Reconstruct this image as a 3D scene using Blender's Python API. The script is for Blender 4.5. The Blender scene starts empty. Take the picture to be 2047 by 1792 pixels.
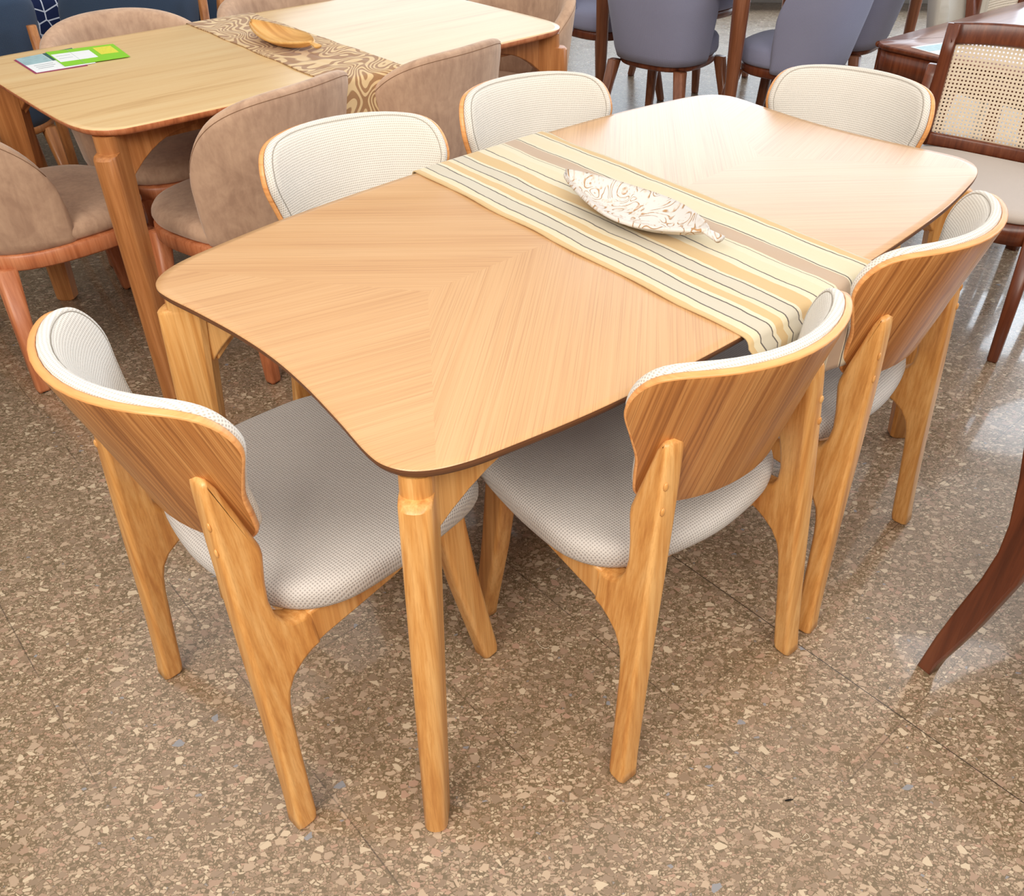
import bpy, math, random
from mathutils import Vector, Matrix
random.seed(7)
PI = math.pi
scn = bpy.context.scene
col = scn.collection

# ------------------------------------------------------------------ camera, world, light, exposure
F_PX, PITCH, ROLL, CAM_H = 1741.83, math.radians(38.124), math.radians(0.294), 1.43642
cd = bpy.data.cameras.new('camera')
cam = bpy.data.objects.new('camera', cd); col.objects.link(cam)
scn.camera = cam
cd.sensor_fit = 'HORIZONTAL'; cd.sensor_width = 36.0
cd.lens = F_PX / 2047 * 36.0
cd.shift_x = -79.95 / 2047; cd.shift_y = 5.38 / 2047
cd.clip_start = 0.02; cd.clip_end = 60
fw = Vector((0, math.cos(PITCH), -math.sin(PITCH))); rt0 = Vector((1, 0, 0)); up0 = rt0.cross(fw)
rt = math.cos(ROLL) * rt0 + math.sin(ROLL) * up0
up = -math.sin(ROLL) * rt0 + math.cos(ROLL) * up0
cam.matrix_world = Matrix(((rt.x, up.x, -fw.x, 0), (rt.y, up.y, -fw.y, 0), (rt.z, up.z, -fw.z, CAM_H), (0, 0, 0, 1)))

scn.view_settings.view_transform = 'Standard'
scn.view_settings.look = 'None'
scn.view_settings.gamma = 1.0
scn.view_settings.use_curve_mapping = False
scn.view_settings.exposure = -0.12

world = bpy.data.worlds.new('world'); scn.world = world; world.use_nodes = True
bg = world.node_tree.nodes['Background']
bg.inputs[0].default_value = (1.0, 0.955, 0.90, 1); bg.inputs[1].default_value = 0.17

def area(name, loc, target, sx, sy, power, colr):
    l = bpy.data.lights.new(name, 'AREA'); l.shape = 'RECTANGLE'; l.size = sx; l.size_y = sy
    l.energy = power; l.color = colr
    o = bpy.data.objects.new(name, l); col.objects.link(o)
    o.location = loc
    o.rotation_euler = (Vector(target) - Vector(loc)).to_track_quat('-Z', 'Y').to_euler()
    return o
# daylight of the shop front far beyond the tables, the ceiling lamps of the showroom, and an added overhead fill
area('shopfront_daylight', (3.3, 7.25, 1.75), (3.3, 0.0, 1.75), 6.4, 3.3, 250, (0.76, 0.88, 1.0))
area('shopfront_daylight', (-1.05, 7.25, 1.35), (-1.05, 0.0, 1.35), 2.1, 2.0, 26, (0.76, 0.88, 1.0))
area('ceiling_or_fill_light', (0.3, 2.6, 3.25), (0.3, 2.6, 0.0), 9.0, 7.0, 185, (1.0, 0.965, 0.92))  # added wide overhead fill, takes over most of the ambient; not a lamp
area('side_daylight', (6.4, 3.4, 2.3), (0.5, 1.5, 0.4), 4.5, 2.2, 150, (0.74, 0.85, 1.0))
area('ceiling_or_fill_light', (-1.3, -1.3, 3.0), (-0.7, 1.2, 0.3), 2.2, 1.6, 125, (1.0, 0.93, 0.84))
area('ceiling_or_fill_light', (1.2, -1.1, 3.0), (0.6, 1.2, 0.3), 2.0, 1.4, 70, (1.0, 0.93, 0.84))
area('ceiling_or_fill_light', (2.7, 2.6, 3.1), (2.7, 2.6, 0.0), 0.9, 0.8, 9, (0.95, 0.97, 1.0))

# ------------------------------------------------------------------ frame of the main table
G0 = Vector((-0.2063801, 0.79537317)); ANG = math.radians(44.190092)
AU = Vector((math.cos(ANG), math.sin(ANG))); AN = Vector((-AU.y, AU.x))
def T(a, b, z=0.0):
    p = G0 + AU * a + AN * b
    return Vector((p.x, p.y, z))

# ------------------------------------------------------------------ node helpers
class NT:
    def __init__(s, name):
        s.m = bpy.data.materials.new(name); s.m.use_nodes = True
        s.t = s.m.node_tree; s.n = s.t.nodes; s.l = s.t.links
        s.b = s.n['Principled BSDF']
    def add(s, typ, **k):
        nd = s.n.new(typ)
        for a, v in k.items():
            if a.startswith('i_'): nd.inputs[a[2:].replace('_', ' ')].default_value = v
            else: setattr(nd, a, v)
        return nd
    def lk(s, a, b): s.l.new(a, b)
    def math(s, op, a, b=None, c=None, clamp=False):
        nd = s.n.new('ShaderNodeMath'); nd.operation = op; nd.use_clamp = clamp
        for i, v in enumerate((a, b, c)):
            if v is None: continue
            if isinstance(v, (int, float)): nd.inputs[i].default_value = v
            else: s.lk(v, nd.inputs[i])
        return nd.outputs[0]
    def mix(s, fac, a, b, typ='MIX'):
        nd = s.n.new('ShaderNodeMix'); nd.data_type = 'RGBA'; nd.blend_type = typ; nd.clamp_factor = True
        for i, v in ((0, fac), (6, a), (7, b)):
            if isinstance(v, (int, float)): nd.inputs[i].default_value = v
            elif isinstance(v, tuple): nd.inputs[i].default_value = (v[0], v[1], v[2], 1)
            else: s.lk(v, nd.inputs[i])
        return nd.outputs[2]
    def ramp(s, fac, stops, interp='LINEAR'):
        nd = s.n.new('ShaderNodeValToRGB'); r = nd.color_ramp; r.interpolation = interp
        while len(r.elements) < len(stops): r.elements.new(0.5)
        for e, (p, c) in zip(r.elements, stops):
            e.position = p; e.color = (c[0], c[1], c[2], 1) if isinstance(c, tuple) else (c, c, c, 1)
        s.lk(fac, nd.inputs[0]); return nd.outputs[0]
    def mapping(s, vec, scale=(1, 1, 1), rot=(0, 0, 0), loc=(0, 0, 0)):
        nd = s.n.new('ShaderNodeMapping'); s.lk(vec, nd.inputs[0])
        nd.inputs['Scale'].default_value = scale; nd.inputs['Rotation'].default_value = rot; nd.inputs['Location'].default_value = loc
        return nd.outputs[0]
    def noise(s, vec, scale, detail=3, rough=0.55, dist=0.0):
        nd = s.n.new('ShaderNodeTexNoise'); s.lk(vec, nd.inputs['Vector'])
        nd.inputs['Scale'].default_value = scale; nd.inputs['Detail'].default_value = detail
        nd.inputs['Roughness'].default_value = rough; nd.inputs['Distortion'].default_value = dist
        return nd.outputs['Fac']
    def bump(s, h, strength=0.3, dist=0.001):
        nd = s.n.new('ShaderNodeBump'); nd.inputs['Strength'].default_value = strength; nd.inputs['Distance'].default_value = dist
        s.lk(h, nd.inputs['Height']); s.lk(nd.outputs[0], s.b.inputs['Normal'])
    def coord(s, kind='Object'):
        tc = s.n.new('ShaderNodeTexCoord'); return tc.outputs[kind]
    def base(s, c):
        if isinstance(c, tuple): s.b.inputs['Base Color'].default_value = (c[0], c[1], c[2], 1)
        else: s.lk(c, s.b.inputs['Base Color'])
    def set(s, rough=0.5, spec=0.5, coat=0.0, coat_rough=0.1, sheen=0.0):
        s.b.inputs['Roughness'].default_value = rough; s.b.inputs['Specular IOR Level'].default_value = spec
        s.b.inputs['Coat Weight'].default_value = coat; s.b.inputs['Coat Roughness'].default_value = coat_rough
        s.b.inputs['Sheen Weight'].default_value = sheen; s.b.inputs['Sheen Roughness'].default_value = 0.5

def srgb(r, g, b):
    def f(v):
        v /= 255.0
        return v / 12.92 if v <= 0.04045 else ((v + 0.055) / 1.055) ** 2.4
    return (f(r), f(g), f(b))

def grain(N, vec, light, mid, dark, gx=(55, 55, 2.2), amount=0.55):
    """wood grain: noise stretched along one axis, plus darker pore streaks"""
    oi = N.add('ShaderNodeObjectInfo')
    add = N.add('ShaderNodeVectorMath', operation='ADD'); N.lk(vec, add.inputs[0])
    sc = N.add('ShaderNodeVectorMath', operation='SCALE'); sc.inputs[0].default_value = (3.1, 5.7, 2.3)
    N.lk(oi.outputs['Random'], sc.inputs['Scale']); N.lk(sc.outputs[0], add.inputs[1])
    v = add.outputs[0]
    a = N.noise(N.mapping(v, gx), 1.0, 4, 0.6, 0.12)
    b = N.noise(N.mapping(v, (gx[0] * 4, gx[1] * 4, gx[2] * 3)), 1.0, 2, 0.6)
    c = N.noise(N.mapping(v, (gx[0] * .22, gx[1] * .22, gx[2] * .6)), 1.0, 2, 0.5, 0.25)
    f = N.math('ADD', N.math('MULTIPLY', a, 0.62), N.math('MULTIPLY', c, 0.38))
    colr = N.ramp(f, [(0.32, dark), (0.47, mid), (0.60, light)])
    pore = N.ramp(b, [(0.40, 1.0), (0.47, 0.0)])
    return N.mix(N.math('MULTIPLY', pore, amount * 0.4), colr, dark), a

def wood(name, light, mid, dark, gx=(55, 55, 2.2), rough=0.38, coat=0.15, coord='Object', amount=.55):
    N = NT(name); vec = N.coord(coord)
    c, h = grain(N, vec, light, mid, dark, gx, amount)
    N.base(c); N.set(rough, 0.45, coat, 0.18); N.bump(h, 0.12, 0.0006)
    return N.m

MAT = {}
MAT['honey'] = wood('honey_wood', srgb(234, 180, 112), srgb(218, 156, 86), srgb(186, 120, 58), (95, 95, 1.3))
MAT['veneer_back'] = wood('back_veneer', srgb(208, 148, 86), srgb(184, 120, 62), srgb(132, 76, 34), (170, 1.4, 1.4), 0.36, 0.25, 'UV', 1.2)
MAT['ply_edge'] = wood('ply_edge', srgb(240, 176, 112), srgb(232, 164, 100), srgb(214, 140, 78), (6, 6, 200), 0.4, 0.1)
MAT['red_oak'] = wood('reddish_wood', srgb(206, 134, 92), srgb(190, 114, 72), srgb(152, 82, 48), (60, 60, 2.5), 0.42, 0.1)
MAT['oak_leg'] = wood('oak_leg_wood', srgb(196, 134, 80), srgb(174, 112, 62), srgb(140, 84, 42), (60, 60, 2.5), 0.42, 0.1)
MAT['walnut'] = wood('walnut_wood', srgb(122, 66, 40), srgb(103, 50, 28), srgb(72, 32, 18), (60, 60, 2.5), 0.32, 0.2)
MAT['walnut_mid'] = wood('walnut_leg_wood', srgb(150, 96, 66), srgb(128, 76, 48), srgb(96, 54, 32), (60, 60, 2.5), 0.34, 0.2)
MAT['walnut_top'] = wood('walnut_top_wood', srgb(150, 100, 78), srgb(136, 86, 66), srgb(112, 66, 48), (2.2, 60, 60), 0.3, 0.3)
MAT['dark_edge'] = wood('dark_edge', srgb(122, 78, 48), srgb(104, 64, 38), srgb(80, 46, 26), (4, 4, 300), 0.5, 0.0)

def mat_tabletop():
    """veneer in mirrored fields: grain runs at an angle in the long fields, nearly lengthwise in the end triangles"""
    N = NT('chevron_veneer'); ob = N.coord('Object')
    sp = N.add('ShaderNodeSeparateXYZ'); N.lk(ob, sp.inputs[0])
    ax = N.math('ABSOLUTE', sp.outputs[0]); ay = N.math('ABSOLUTE', sp.outputs[1])
    cmb = N.add('ShaderNodeCombineXYZ'); N.lk(ax, cmb.inputs[0]); N.lk(sp.outputs[1], cmb.inputs[1])
    def field(rot, off):
        v = N.mapping(cmb.outputs[0], (1, 1, 1), (0, 0, rot), off)
        a = N.noise(N.mapping(v, (.9, 130, 1)), 1.0, 5, 0.66, 0.08)
        b = N.noise(N.mapping(v, (3, 520, 1)), 1.0, 2, 0.6)
        c = N.noise(N.mapping(v, (0.4, 12, 1)), 1.0, 2, 0.5)
        f = N.math('ADD', N.math('MULTIPLY', a, .55), N.math('MULTIPLY', c, .45))
        cc = N.ramp(f, [(0.34, srgb(192, 144, 96)), (0.48, srgb(203, 157, 108)), (0.62, srgb(209, 166, 118))])
        pore = N.ramp(b, [(0.38, 1.0), (0.47, 0.0)])
        return N.mix(N.math('MULTIPLY', pore, 0.36), cc, srgb(164, 112, 70))
    up_ = field(math.radians(-42), (0, 0, 0)); lo_ = field(math.radians(40), (0.7, 0.3, 0)); en_ = field(math.radians(-15), (1.7, 0.9, 0))
    body = N.mix(N.math('GREATER_THAN', sp.outputs[1], 0.0), lo_, up_)
    # end triangle: apex 0.464 from the centre, reaching the corners
    lim = N.math('ADD', N.math('MULTIPLY', ay, 0.735), 0.464)
    cc = N.mix(N.math('GREATER_THAN', ax, lim), body, en_)
    N.base(cc); N.set(0.30, 0.5, 0.25, 0.22)
    return N.m
MAT['chevron'] = mat_tabletop()

def mat_oaktop():
    N = NT('pale_oak_veneer'); ob = N.coord('Object')
    a = N.noise(N.mapping(ob, (1.3, 42, 1)), 1.0, 5, 0.62, 0.9)
    c = N.noise(N.mapping(ob, (0.9, 10, 1)), 1.0, 3, 0.5, 1.6)
    f = N.math('ADD', N.math('MULTIPLY', a, .5), N.math('MULTIPLY', c, .5))
    cc = N.ramp(f, [(0.34, srgb(206, 166, 112)), (0.44, srgb(224, 187, 132)), (0.62, srgb(230, 198, 146))])
    N.base(cc); N.set(0.30, 0.5, 0.2, 0.2)
    return N.m
MAT['oak_top'] = mat_oaktop()

def N_mid(a, b, t): return tuple(x + (y - x) * t for x, y in zip(a, b))
def weave(N, uv, freq):
    m = N.mapping(uv, (freq, freq, 1))
    sp = N.add('ShaderNodeSeparateXYZ'); N.lk(m, sp.inputs[0])
    sx = N.math('SINE', N.math('MULTIPLY', sp.outputs[0], 2 * PI)); sy = N.math('SINE', N.math('MULTIPLY', sp.outputs[1], 2 * PI))
    pits = N.math('MULTIPLY', N.math('ADD', sx, 1.0), N.math('ADD', sy, 1.0))      # 0..4, knots where both are high
    return N.math('MULTIPLY', pits, 0.25)

def mat_fabric(name, c_hi, c_lo, freq=190, strength=0.5, sheen=0.15):
    N = NT(name); uv = N.coord('UV')
    w0 = N.noise(uv, 60, 2)
    ad = N.add('ShaderNodeVectorMath', operation='ADD'); N.lk(uv, ad.inputs[0])
    sc = N.add('ShaderNodeVectorMath', operation='SCALE'); sc.inputs['Scale'].default_value = 0.0012
    nz = N.add('ShaderNodeTexNoise'); nz.inputs['Scale'].default_value = 90; N.lk(uv, nz.inputs['Vector']); N.lk(nz.outputs['Color'], sc.inputs[0]); N.lk(sc.outputs[0], ad.inputs[1])
    h = weave(N, ad.outputs[0], freq)
    big = N.noise(uv, 7, 3, 0.6)
    f = N.math('ADD', N.math('MULTIPLY', h, 0.85), N.math('MULTIPLY', big, 0.3))
    cc = N.ramp(f, [(0.10, c_hi), (0.50, N_mid(c_hi, c_lo, .25)), (1.0, N_mid(c_hi, c_lo, .8))])
    N.base(cc); N.set(0.9, 0.15, 0, 0.1, sheen)
    hh = N.math('SUBTRACT', 1.0, h); N.bump(hh, strength, 0.0016)
    return N.m
MAT['greige'] = mat_fabric('greige_weave', srgb(230, 224, 214), srgb(176, 166, 154), 200)
MAT['greige_seat'] = mat_fabric('greige_seat_weave', srgb(208, 201, 194), srgb(140, 132, 128), 200, 0.6)
MAT['welt'] = mat_fabric('greige_welt', srgb(226, 220, 208), srgb(176, 167, 154), 260, 0.8)
MAT['bluegrey'] = mat_fabric('blue_grey_cloth', srgb(150, 152, 176), srgb(112, 112, 136), 330, 0.25)
MAT['navy'] = mat_fabric('navy_cloth', srgb(62, 80, 104), srgb(40, 54, 76), 330, 0.2)
MAT['grey_seat'] = mat_fabric('pale_grey_cloth', srgb(198, 186, 176), srgb(170, 158, 150), 330, 0.15)
MAT['beige_cloth'] = mat_fabric('beige_cloth', srgb(214, 208, 196), srgb(184, 176, 160), 300, 0.2)

def mat_suede(name, hi, lo):
    N = NT(name); ob = N.coord('Object')
    a = N.noise(ob, 9, 4, 0.65, 0.6); b = N.noise(N.mapping(ob, (60, 60, 18)), 1.0, 3, 0.6, 0.5)
    f = N.math('ADD', N.math('MULTIPLY', a, .65), N.math('MULTIPLY', b, .35))
    N.base(N.ramp(f, [(0.36, lo), (0.60, hi)])); N.set(0.85, 0.2, 0, 0.1, 0.45)
    N.b.inputs['Sheen Tint'].default_value = (1.0, 0.86, 0.74, 1)
    N.bump(b, 0.15, 0.001)
    return N.m
MAT['suede'] = mat_suede('taupe_suede', srgb(198, 164, 137), srgb(168, 135, 112))

def mat_floor():
    """terrazzo tiles, 30 cm: angular pinkish and cream chips in a brown binder, thin joints"""
    N = NT('terrazzo'); geo = N.coord('Object')
    nz = N.add('ShaderNodeTexNoise'); nz.inputs['Scale'].default_value = 55; nz.inputs['Detail'].default_value = 2; N.lk(geo, nz.inputs['Vector'])
    sc = N.add('ShaderNodeVectorMath', operation='SCALE'); sc.inputs['Scale'].default_value = 0.008; N.lk(nz.outputs['Color'], sc.inputs[0])
    ad = N.add('ShaderNodeVectorMath', operation='ADD'); N.lk(geo, ad.inputs[0]); N.lk(sc.outputs[0], ad.inputs[1])
    v = ad.outputs[0]
    def layer(scale, thr, keep, stretch=(1, 1, 1), off=(0, 0, 0)):
        mv = N.mapping(v, stretch, (0, 0, off[2]), off)
        e = N.add('ShaderNodeTexVoronoi', voronoi_dimensions='2D', feature='DISTANCE_TO_EDGE'); e.inputs['Scale'].default_value = scale; N.lk(mv, e.inputs['Vector'])
        c = N.add('ShaderNodeTexVoronoi', voronoi_dimensions='2D', feature='F1'); c.inputs['Scale'].default_value = scale; N.lk(mv, c.inputs['Vector'])
        s3 = N.add('ShaderNodeSeparateColor'); N.lk(c.outputs['Color'], s3.inputs[0])
        lim = N.math('MULTIPLY_ADD', s3.outputs[1], 0.16, thr)
        m = N.math('GREATER_THAN', e.outputs['Distance'], lim)
        k = N.math('LESS_THAN', s3.outputs[0], keep)
        return N.math('MULTIPLY', m, k), s3.outputs[2], s3.outputs[1]
    pal = [(0.0, srgb(148, 126, 104)), (0.2, srgb(178, 154, 130)), (0.38, srgb(164, 136, 114)), (0.52, srgb(188, 164, 138)), (0.68, srgb(140, 118, 96)),
           (0.84, srgb(204, 184, 156)), (0.95, srgb(178, 144, 122)), (0.994, srgb(140, 140, 144))]
    binder = N.mix(N.noise(geo, 300, 2), srgb(126, 108, 82), srgb(102, 86, 63))
    m1, r1, q1 = layer(200, 0.05, 0.80)
    m2, r2, q2 = layer(105, 0.07, 0.60, (1, 1.7, 1), (3.1, 1.7, .7))
    m3, r3, q3 = layer(54, 0.10, 0.36, (1.0, 1.4, 1), (7.3, 2.1, 2.1))
    c1 = N.mix(0.35, N.ramp(r1, pal, 'CONSTANT'), srgb(136, 110, 80)); c2 = N.mix(0.10, N.ramp(r2, pal, 'CONSTANT'), srgb(150, 124, 96)); c3 = N.ramp(r3, pal, 'CONSTANT')
    cc = N.mix(m1, binder, c1); cc = N.mix(m2, cc, c2)
    # a thin binder ring around the large chips
    cc = N.mix(m3, cc, c3)
    blot = N.noise(geo, 3.2, 3, 0.55); cc = N.mix(N.math('MULTIPLY', N.ramp(blot, [(0.4, 0.0), (0.7, 1.0)]), 0.16), cc, srgb(120, 92, 58))
    # joints
    TH = math.radians(42.38036)
    gv = N.mapping(geo, (1, 1, 1), (0, 0, -TH))
    sp = N.add('ShaderNodeSeparateXYZ'); N.lk(gv, sp.inputs[0])
    def joint(o, off):
        t = N.math('SUBTRACT', o, off); t = N.math('DIVIDE', t, 0.3)
        f = N.math('ABSOLUTE', N.math('SUBTRACT', t, N.math('ROUND', t)))
        return N.math('LESS_THAN', f, 0.0042), t
    ja, ta = joint(sp.outputs[0], -0.0231575); jb, tb = joint(sp.outputs[1], -0.0196516)
    wa = N.ramp(N.noise(geo, 5.0, 3), [(0.40, 0.08), (0.66, 0.8)])
    strong = N.math('LESS_THAN', N.math('ABSOLUTE', N.math('SUBTRACT', ta, 4.0)), 0.2)   # one joint stands open and dark
    fa = N.math('MULTIPLY', ja, N.math('MAXIMUM', wa, strong)); fb = N.math('MULTIPLY', jb, N.math('MULTIPLY', wa, .8))
    jj = N.math('MAXIMUM', fa, fb)
    cc = N.mix(N.math('MULTIPLY', jj, .8), cc, srgb(48, 36, 28))
    N.base(cc)
    rg = N.ramp(N.noise(geo, 6, 3), [(0.3, 0.24), (0.7, 0.34)]); N.lk(rg, N.b.inputs['Roughness'])
    N.b.inputs['Specular IOR Level'].default_value = 0.5
    N.b.inputs['Coat Weight'].default_value = 0.55; N.b.inputs['Coat Roughness'].default_value = 0.07
    N.bump(N.math('SUBTRACT', 1.0, jj), 0.3, 0.001)
    return N.m
MAT['floor'] = mat_floor()

def mat_runner():
    N = NT('striped_linen'); uv = N.coord('UV')
    sp = N.add('ShaderNodeSeparateXYZ'); N.lk(uv, sp.inputs[0])
    wob = N.noise(N.mapping(uv, (2.0, 14, 1)), 1.0, 3, 0.6)
    x = N.math('ADD', sp.outputs[0], N.math('MULTIPLY', N.math('SUBTRACT', wob, 0.5), 0.022))
    cream = srgb(214, 202, 172); gold = srgb(204, 174, 126); gre = srgb(198, 190, 172); ink = srgb(86, 80, 80); mau = srgb(184, 160, 138); ivo = srgb(216, 206, 180)
    st = [(0, gold), (.03, cream), (.071, ink), (.079, gre), (.155, ink), (.163, ivo), (.185, gold), (.235, cream), (.270, ink), (.278, gre), (.349, ink), (.357, ivo),
          (.378, gold), (.466, ivo), (.508, ink), (.516, cream), (.60, ivo), (.645, ink), (.652, ivo), (.667, mau), (.763, ivo), (.772, ink), (.779, ivo), (.80, cream), (.90, ivo), (.927, ink), (.935, ivo), (.952, gold), (.99, cream)]
    cc = N.ramp(x, st, 'CONSTANT')
    fib = N.noise(N.mapping(uv, (240, 700, 1)), 1.0, 2); mot = N.noise(uv, 60, 3, 0.7)
    cc = N.mix(N.math('MULTIPLY', mot, 0.16), cc, srgb(200, 176, 140))
    N.base(cc); N.set(0.95, 0.1, 0, .1, 0.2); N.bump(fib, 0.35, 0.0008)
    return N.m
MAT['runner'] = mat_runner()

def mat_swirl():
    N = NT('swirl_jacquard'); uv = N.coord('UV')
    n = N.add('ShaderNodeTexNoise'); n.inputs['Scale'].default_value = 5.5; n.inputs['Detail'].default_value = 0.0; n.inputs['Distortion'].default_value = 1.6
    N.lk(uv, n.inputs['Vector'])
    f = N.math('FRACT', N.math('MULTIPLY', n.outputs['Fac'], 13.0))
    tri = N.math('ABSOLUTE', N.math('SUBTRACT', f, 0.5))
    m = N.ramp(tri, [(0.23, 0.0), (0.29, 1.0)])
    fine = N.noise(N.mapping(uv, (500, 500, 1)), 1.0, 1)
    cc = N.mix(m, N.mix(fine, srgb(176, 136, 98), srgb(148, 110, 76)), srgb(218, 188, 142))
    N.base(cc); N.set(0.9, 0.15, 0, .1, 0.2); N.bump(m, 0.5, 0.0015)
    return N.m
MAT['swirl'] = mat_swirl()

def mat_navy_pattern():
    N = NT('navy_geometric_cloth'); uv = N.coord('UV')
    v = N.add('ShaderNodeTexVoronoi', voronoi_dimensions='2D', feature='DISTANCE_TO_EDGE'); v.inputs['Scale'].default_value = 22; v.inputs['Randomness'].default_value = 0.6
    N.lk(uv, v.inputs['Vector'])
    m = N.math('LESS_THAN', v.outputs['Distance'], 0.05)
    N.base(N.mix(m, srgb(30, 40, 74), srgb(196, 204, 220))); N.set(0.9, 0.1)
    return N.m
MAT['navy_pattern'] = mat_navy_pattern()

def mat_carved():
    N = NT('whitewashed_carving'); uv = N.coord('UV')
    n = N.add('ShaderNodeTexNoise'); n.inputs['Scale'].default_value = 17.0; n.inputs['Detail'].default_value = 0.0; n.inputs['Distortion'].default_value = 1.8; N.lk(uv, n.inputs['Vector'])
    f = N.math('ABSOLUTE', N.math('SUBTRACT', N.math('FRACT', N.math('MULTIPLY', n.outputs['Fac'], 6.0)), 0.5))
    g = N.ramp(f, [(0.36, 0.0), (0.44, 1.0)])
    br = N.noise(uv, 30, 2); keep = N.ramp(br, [(0.44, 0.0), (0.52, 1.0)])
    v = N.add('ShaderNodeTexVoronoi', voronoi_dimensions='2D', feature='F1'); v.inputs['Scale'].default_value = 150; N.lk(uv, v.inputs['Vector'])
    dots = N.math('MULTIPLY', N.math('LESS_THAN', v.outputs['Distance'], 0.22), N.math('GREATER_THAN', N.noise(uv, 22, 1), 0.55))
    gr = N.math('MULTIPLY', g, keep)
    rub = N.ramp(N.noise(uv, 40, 4, 0.7), [(0.56, 0.0), (0.70, 0.6)])
    cc = N.mix(gr, srgb(216, 210, 204), srgb(180, 138, 94)); cc = N.mix(N.math('MULTIPLY', dots, 0.7), cc, srgb(196, 184, 170)); cc = N.mix(rub, cc, srgb(204, 176, 142))
    N.base(cc); N.set(0.55, 0.35)
    N.bump(N.math('SUBTRACT', 1.0, N.math('MAXIMUM', gr, N.math('MULTIPLY', dots, .6))), 0.7, 0.002)
    return N.m
MAT['carved'] = mat_carved()
MAT['leafwood'] = wood('pale_carved_wood', srgb(232, 186, 116), srgb(222, 170, 98), srgb(196, 140, 72), (3, 70, 3), 0.45, 0.1, 'UV')

def plain(name, c, rough=0.5, spec=0.5, nz=0.0, scale=40):
    N = NT(name)
    if nz:
        a = N.noise(N.coord('Object'), scale, 3); N.base(N.mix(a, tuple(v * (1 - nz) for v in c), tuple(min(1, v * (1 + nz)) for v in c)))
    else: N.base(c)
    N.set(rough, spec); return N.m
MAT['black_pad'] = plain('black_glide', srgb(22, 20, 20), 0.6, 0.3, .1)
MAT['stitch'] = plain('stitching', srgb(168, 160, 148), 0.9, 0.1, .1, 200)
MAT['suede_seam'] = plain('suede_seam', srgb(140, 108, 84), 0.9, 0.1, .1)
MAT['paper_white'] = plain('white_paper', srgb(236, 240, 242), 0.45, 0.4, .03, 12)
MAT['paper_green'] = plain('green_paper', srgb(136, 208, 38), 0.4, 0.4, .03, 12)
MAT['paper_yellow'] = plain('yellow_print', srgb(226, 220, 70), 0.4, 0.4, .25, 220)
MAT['paper_blue'] = plain('pale_blue_print', srgb(158, 190, 196), 0.4, 0.4, .35, 60)
MAT['paper_magenta'] = plain('magenta_paper', srgb(150, 50, 92), 0.4, 0.4, .05)
MAT['paper_teal'] = plain('teal_print', srgb(46, 96, 92), 0.4, 0.4, .4, 80)
MAT['print_grey'] = plain('grey_print', srgb(170, 178, 182), 0.5, 0.3, .1, 300)
MAT['lint'] = plain('lint', srgb(214, 200, 176), 0.8, .2, .05)
MAT['dark_crumb'] = plain('dark_crumb', srgb(24, 20, 18), 0.7, .2, .1)

def mat_cane():
    """open cane webbing: round holes through a pale woven sheet"""
    N = NT('cane_webbing'); uv = N.coord('UV')
    m = N.mapping(uv, (85, 85, 1)); sp = N.add('ShaderNodeSeparateXYZ'); N.lk(m, sp.inputs[0])
    fx = N.math('SUBTRACT', N.math('FRACT', sp.outputs[0]), 0.5); fy = N.math('SUBTRACT', N.math('FRACT', sp.outputs[1]), 0.5)
    d = N.math('SQRT', N.math('ADD', N.math('MULTIPLY', fx, fx), N.math('MULTIPLY', fy, fy)))
    hole = N.math('LESS_THAN', d, 0.25)
    N.base(N.mix(N.noise(uv, 60, 3), srgb(226, 206, 178), srgb(240, 226, 204))); N.set(0.5, 0.3)
    tr = N.add('ShaderNodeBsdfTransparent'); mx = N.add('ShaderNodeMixShader'); out = N.n['Material Output']
    N.lk(hole, mx.inputs[0]); N.lk(N.b.outputs[0], mx.inputs[1]); N.lk(tr.outputs[0], mx.inputs[2]); N.lk(mx.outputs[0], out.inputs['Surface'])
    N.bump(d, 0.4, 0.002)
    return N.m
MAT['cane'] = mat_cane()

# ------------------------------------------------------------------ mesh helpers
def tag(o, label=None, cat=None, group=None, kind=None):
    if label: o['label'] = label
    if cat: o['category'] = cat
    if group: o['group'] = group
    if kind: o['kind'] = kind
    return o
def link_mesh(name, V, Fc, mat, parent=None, uv=None, smooth=True, bevel=0.0, seg=2):
    me = bpy.data.meshes.new(name); me.from_pydata([tuple(v) for v in V], [], Fc); me.update()
    ul = me.uv_layers.new(name='uv')
    if uv is None: uv = [(v[0], v[1]) for v in V]
    for lp in me.loops: ul.data[lp.index].uv = uv[lp.vertex_index]
    mats = mat if isinstance(mat, (list, tuple)) else [mat]
    for m in mats: me.materials.append(MAT[m])
    o = bpy.data.objects.new(name, me); col.objects.link(o)
    if parent: o.parent = parent
    import bmesh
    bm = bmesh.new(); bm.from_mesh(me); bmesh.ops.recalc_face_normals(bm, faces=bm.faces); bm.to_mesh(me); bm.free()
    for p in me.polygons: p.use_smooth = smooth
    if bevel:
        b = o.modifiers.new('bevel', 'BEVEL'); b.width = bevel; b.segments = seg; b.limit_method = 'ANGLE'; b.angle_limit = math.radians(40)
        if smooth:
            w = o.modifiers.new('wn', 'WEIGHTED_NORMAL'); w.keep_sharp = False
    return o
def thing(name, loc, rz=0.0):
    o = bpy.data.objects.new(name, None); o.empty_display_size = 0.1; col.objects.link(o)
    o.location = loc; o.rotation_euler = (0, 0, rz); return o
def copy_tree(o, parent=None):
    c = o.copy(); col.objects.link(c); c.parent = parent
    for ch in list(o.children): copy_tree(ch, c)
    return c

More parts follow.
